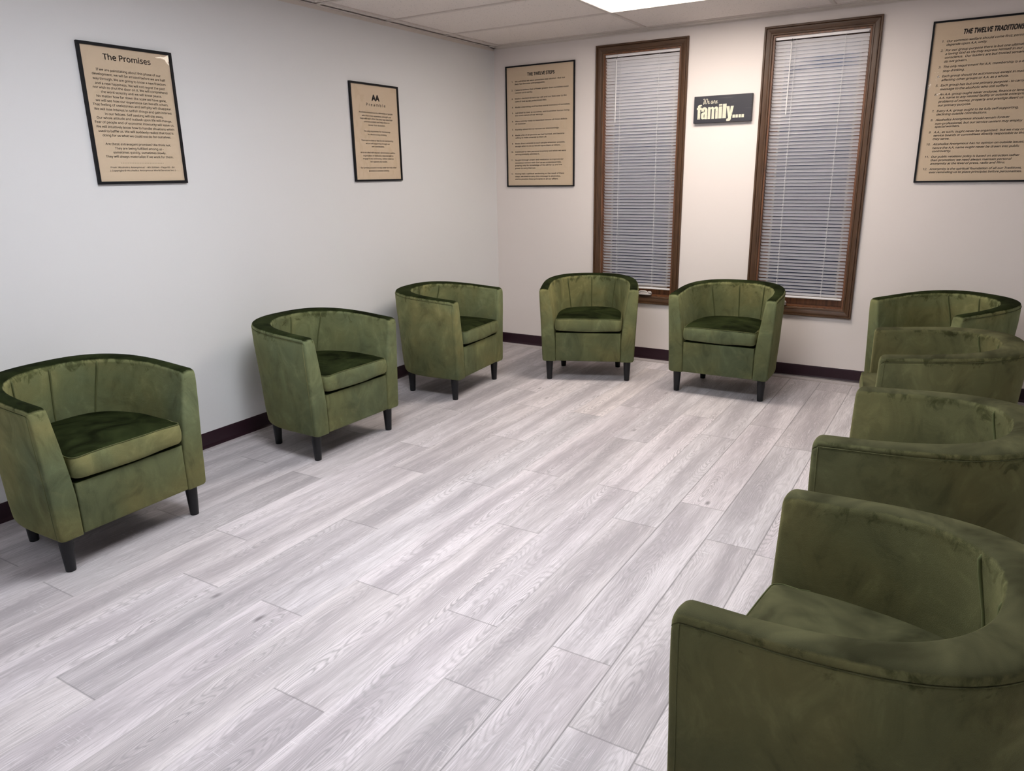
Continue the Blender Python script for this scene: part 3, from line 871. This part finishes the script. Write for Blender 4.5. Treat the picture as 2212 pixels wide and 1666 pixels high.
def make_shell(parent):
    zs_o = [0, .006, .025, .08, .16, .25, .34, .42, None]
    ST = stations(); vs, fs = [], []
    rows = []
    top_out = []
    for q, d in ST:
        R1 = .011; e = R1-math.sqrt(max(R1*R1-(R1-d)**2, 0)) if d < R1 else 0
        R2 = .024; et = R2-math.sqrt(max(R2*R2-(R2-d)**2, 0)) if d < R2 else 0
        yq = se(.334, .4205, q, 2.75)[1]
        zt = rim_z(yq)-et
        def O(z, ins=0): return se(lerp_tab(WO, z)-e-ins, lerp_tab(BO, z)-e-ins, q, 2.75)
        def I(z, ins=0):
            n = 2.35+.5*max(0, min(1, (.66-z)/.22)); return se(lerp_tab(WI, z)+e+ins, lerp_tab(BI, z)+e+ins, q, n)
        row = []
        for z, ins in ((.142, .010), (.1435, .005), (.147, .0015), (.155, 0)): row.append((*O(z, ins), z))
        for k in range(1, 9): z = .155+(zt-.052-.155)*k/8; row.append((*O(z), z))
        row.append((*O(zt-.034), zt-.034)); row.append((*O(zt-.027, .0005), zt-.027)); row.append((*O(zt-.0245, .0030), zt-.0245)); row.append((*O(zt-.022, .0002), zt-.022))
        top_out.append((*O(zt-.0245, -.0001), zt-.0245))
        # rounded top, outer half
        po = O(zt-.02); pi = I(zt-.02); K = 7
        half_o, half_i = [], []
        for k in range(1, K+1):
            f = .5*(k/K)**1.35
            hgt = (1-(1-2*f)**2.6)**(1/2.2)
            z = zt-.020+.020*hgt
            half_o.append((po[0]+(pi[0]-po[0])*f, po[1]+(pi[1]-po[1])*f, z))
            f2 = 1-f; half_i.append((po[0]+(pi[0]-po[0])*f2, po[1]+(pi[1]-po[1])*f2, z))
        outer = row + half_o
        inner = []
        zi = [.142, .1435, .147, .155] + [.155+(.36-.155)*k/3 for k in (1, 2, 3)] + [.36+(zt-.045-.36)*k/5 for k in range(1, 6)] + [zt-.034, zt-.030, zt-.026, zt-.022]
        for z in zi: inner.append((*I(z), z))
        inner += half_i[:-1]
        rows.append((outer, inner))
    nO, nI = len(rows[0][0]), len(rows[0][1]); n = nO+nI
    for o, i in rows: vs += o + i[::-1]
    for s in range(len(rows)-1):
        for k in range(n):
            k2 = (k+1) % n; fs.append((s*n+k, (s+1)*n+k, (s+1)*n+k2, s*n+k2))
    # end caps: ladder between outer and inner
    for s, flip in ((0, False), (len(rows)-1, True)):
        b = s*n; m_ = min(nO, nI)
        for k in range(m_-1):
            f = (b+k, b+k+1, b+n-2-k, b+n-1-k)
            if len(set(f)) == 4: fs.append(f[::-1] if flip else f)
        if nO > nI: fs.append((b+m_-1, b+m_, b+n-m_))
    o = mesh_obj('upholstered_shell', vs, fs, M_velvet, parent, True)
    fix_normals(o)
    # soft upholstery wobble
    from mathutils import noise
    for v in o.data.vertices:
        p = v.co; w = noise.noise(Vector((p.x*6, p.y*6, p.z*7)))*.0022
        r = Vector((p.x, p.y-.05, 0)).normalized(); v.co = p + r*w*min(1, (p.z-.14)/.1)
    autosmooth(o, 62)
    return o, top_out

def make_cushion(parent):
    n = 72; n2 = 20
    out = []
    W_, B_, F_ = .2265, .328, -.166
    r = .030
    # closed outline, counter-clockwise from front centre to right
    for i in range(8): out.append((W_*(i/8)*.87, F_))
    for i in range(7):
        a = -PI/2+PI/2*i/6; out.append((W_-r+r*math.cos(a), F_+r+r*math.sin(a)))
    for i in range(1, 5): out.append((W_, F_+r+(0-(F_+r))*i/5))
    for i in range(0, 41):
        a = PI*i/40; c, s = math.cos(a), math.sin(a)
        out.append((W_*math.copysign(abs(c)**(2/2.9), c), B_*abs(s)**(2/2.9)))
    N0 = len(out)
    for (x_, y_) in out[N0-42-4:0:-1][0:0]: pass
    left = [(-x_, y_) for (x_, y_) in out[:8+7+4]][::-1][:-1]
    out += left
    N = len(out); cx, cy = 0, .06
    prof = [(.0, .357), (.6, .3565), (.90, .357), (.965, .360), (.99, .368), (1.0, .382), (1.004, .400), (1.0, .420), (.992, .434), (.975, .4435), (.95, .4475), (.85, .4535), (.65, .460), (.35, .464), (0, .465)]
    vs, fs = [], []
    from mathutils import noise
    for s, z in prof:
        if s == 0: vs.append((cx, cy, z)); continue
        for (x_, y_) in out:
            # flat inset so that the rounding radius is equal all round
            dx, dy = x_-cx, y_-cy
            zz = z
            if z < .40: zz -= .006*math.exp(-((x_)/.14)**2)*(1 if y_ < -.1 else 0)*(s > .9)
            if z > .40: zz -= .004*(abs(x_)/.22)**4*(y_ < -.1)
            px, py = cx+dx*s, cy+dy*s
            zz += noise.noise(Vector((px*8, py*8, z*5)))*.003
            vs.append((px, py, zz))
    idx = [0]; base = 1
    nr = len(prof)
    fs += [(0, 1+(k+1) % N, 1+k) for k in range(N)]
    for i in range(1, nr-2):
        a0 = 1+(i-1)*N; b0 = 1+i*N
        for k in range(N): fs.append((a0+k, a0+(k+1) % N, b0+(k+1) % N, b0+k))
    last = 1+(nr-3)*N; tip = len(vs)-1
    for k in range(N): fs.append((last+k, last+(k+1) % N, tip))
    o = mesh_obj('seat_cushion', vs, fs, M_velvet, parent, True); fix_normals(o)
    # piping round the top edge of the front and sides
    i = 9; a0 = 1+(i-1)*N
    ring = [Vector(vs[a0+k]) for k in range(N)]
    ring = [q for q in (ring[N-16:]+ring[:17])]
    m = MB(); m.tube([(q.x*1.004, q.y+(-.0012 if q.y < -.13 else 0), q.z+.0006) for q in ring],   .0017, 8)
    m.build('piping', M_pipe, o, True)
    return o

def make_chair():
    t = empty('tub_chair')
    shell, top_out = make_shell(t)
    m = MB(); 
    top = top_out[5:-5]
    def down(q): return [(*se(lerp_tab(WO, z)+.0002, lerp_tab(BO, z), q, 2.75), z) for z in (.150, .20, .27, .34, .41, .48, .55, .59)]
    qa = -1+.019/.147
    m.tube(down(qa) + top + down(2-.019/.147)[::-1], .0013, 6); m.build('rim_seam', M_velvet, shell, True)
    # piping between the padded back panels
    for q in (.305, .5, .695):
        pts = []
        for k in range(15):
            z = .37+(.655-.37)*k/14
            n = 2.35+.5*max(0, min(1, (.66-z)/.22)); qq = q+(.5-q)*.16*(1-k/14)
            p = se(lerp_tab(WI, z)-.0010, lerp_tab(BI, z)-.0010, qq, n); pts.append((p[0], p[1], z))
        p = pts[-1]; pts += [(p[0]*1.012, p[1]+.003, .6635), (p[0]*1.04, p[1]+.009, .670)]
        m = MB(); m.tube(pts, [.0040]*(len(pts)-2)+[.0036, .0015], 10); m.build('back_piping', M_pipe, shell, True)
    m = MB(); m.bbox(-.2225, .2225, YF+.0015, YF+.030, .144, .345, .006); m.bbox(-.2225, .2225, YF+.020, .17, .325, .344, .004)
    m.box(-.225, .225, .165, .26, .325, .344)
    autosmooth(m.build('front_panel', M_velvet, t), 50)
    m = MB(); vs = [(*se(.290, .350, -1+.02, 2.75), .149)]
    pl = [se(.290, .350, i/24, 2.75) for i in range(25)]
    pl = [(-.290, YF+.02)] + pl + [(.290, YF+.02)]
    m.add([(x_, y_, .1475) for x_, y_ in pl], [tuple(range(len(pl)))]); m.build('dust_cover', M_dust, t)
    make_cushion(t)
    for (lx, ly) in ((-.2698, -.0935), (.2698, -.0935), (-.2023, .2804), (.2023, .2804)):
        m = MB(); m.lathe([(.0150, 0), (.0175, .0015), (.0180, .005), (.0245, .120), (.0255, .1475)], 0, 0, 28)
        o = m.build('leg', M_leg, t); o.location = (lx, ly, 0); autosmooth(o, 50)
    return t

proto = make_chair()
def children(o): return [c for c in bpy.data.objects if c.parent == o]
def copy_tree(o, parent=None):
    c = o.copy(); COL.objects.link(c); c.parent = parent
    for ch in children(o): copy_tree(ch, c)
    return c
CH = [
 ((.5627, -3.7993, 1.5951), 'olive green velvet tub chair nearest the left edge, under The Promises poster'),
 ((.5677, -2.5302, 1.5526), 'olive green velvet tub chair at the middle of the left wall, three legs in view'),
 ((.5480, -1.3376, 1.6559), 'olive green velvet tub chair against the left wall, next to the room corner'),
 ((1.1709, -.6735, .3913), 'olive green velvet tub chair facing out in front of the left window'),
 ((2.1069, -.6248, .0172), 'olive green velvet tub chair between the two windows, below the family sign'),
 ((3.2513, -.5350, -.7486), 'olive green velvet tub chair turned diagonally under the Traditions poster, backmost of the right row'),
 ((3.2216, -1.6453, -1.4366), 'olive green velvet tub chair second from the window wall in the right row'),
 ((3.2259, -2.8226, -1.6375), 'olive green velvet tub chair third from the window wall, just behind the nearest chair'),
 ((3.1829, -3.8671, -1.6800), 'large nearest olive green velvet tub chair in the lower right foreground'),
]
objs = [proto] + [copy_tree(proto) for _ in CH[1:]]
for i, (o, ((x_, y_, a_), lab)) in enumerate(zip(objs, CH)):
    o.location = (x_, y_, 0); o.rotation_euler = (0, 0, a_)
    tag(o, lab, 'armchair', 'green velvet tub chairs round the room')
    for c in bpy.data.objects:
        if c.parent == o and c.name.startswith('seat_cushion'): c.location.y += {6: -.025, 8: .030}.get(i, 0)
    if i >= 6:
        for c in [q for q in bpy.data.objects if q.parent == o or (q.parent and q.parent.parent == o)]:
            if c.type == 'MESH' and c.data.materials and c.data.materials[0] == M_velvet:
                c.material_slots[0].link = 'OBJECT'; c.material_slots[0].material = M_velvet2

# ------------------------------------------------------------------ world: dusk outside the glass
w = bpy.data.worlds.new('dusk'); SC.world = w; w.use_nodes = True
nt = w.node_tree; nt.nodes.clear()
out = nt.nodes.new('ShaderNodeOutputWorld'); bg = nt.nodes.new('ShaderNodeBackground')
tc = nt.nodes.new('ShaderNodeTexCoord'); sp = nt.nodes.new('ShaderNodeSeparateXYZ'); cr = nt.nodes.new('ShaderNodeValToRGB')
nt.links.new(tc.outputs['Generated'], sp.inputs[0]); nt.links.new(sp.outputs[2], cr.inputs[0])
mp = nt.nodes.new('ShaderNodeMapRange'); mp.inputs[1].default_value = -.3; mp.inputs[2].default_value = .4
nt.links.new(sp.outputs[2], mp.inputs[0]); nt.links.new(mp.outputs[0], cr.inputs[0])
cr.color_ramp.elements[0].position = 0.0; cr.color_ramp.elements[0].color = (.010, .013, .03, 1)
cr.color_ramp.elements[1].position = 1.0; cr.color_ramp.elements[1].color = (.30, .42, .75, 1)
e_ = cr.color_ramp.elements.new(.38); e_.color = (.03, .045, .11, 1)
e_ = cr.color_ramp.elements.new(.60); e_.color = (.22, .33, .62, 1)
nt.links.new(cr.outputs[0], bg.inputs[0]); bg.inputs[1].default_value = .30; nt.links.new(bg.outputs[0], out.inputs[0])

SC.view_settings.view_transform = 'Standard'
SC.view_settings.look = 'None'
SC.view_settings.exposure = 0
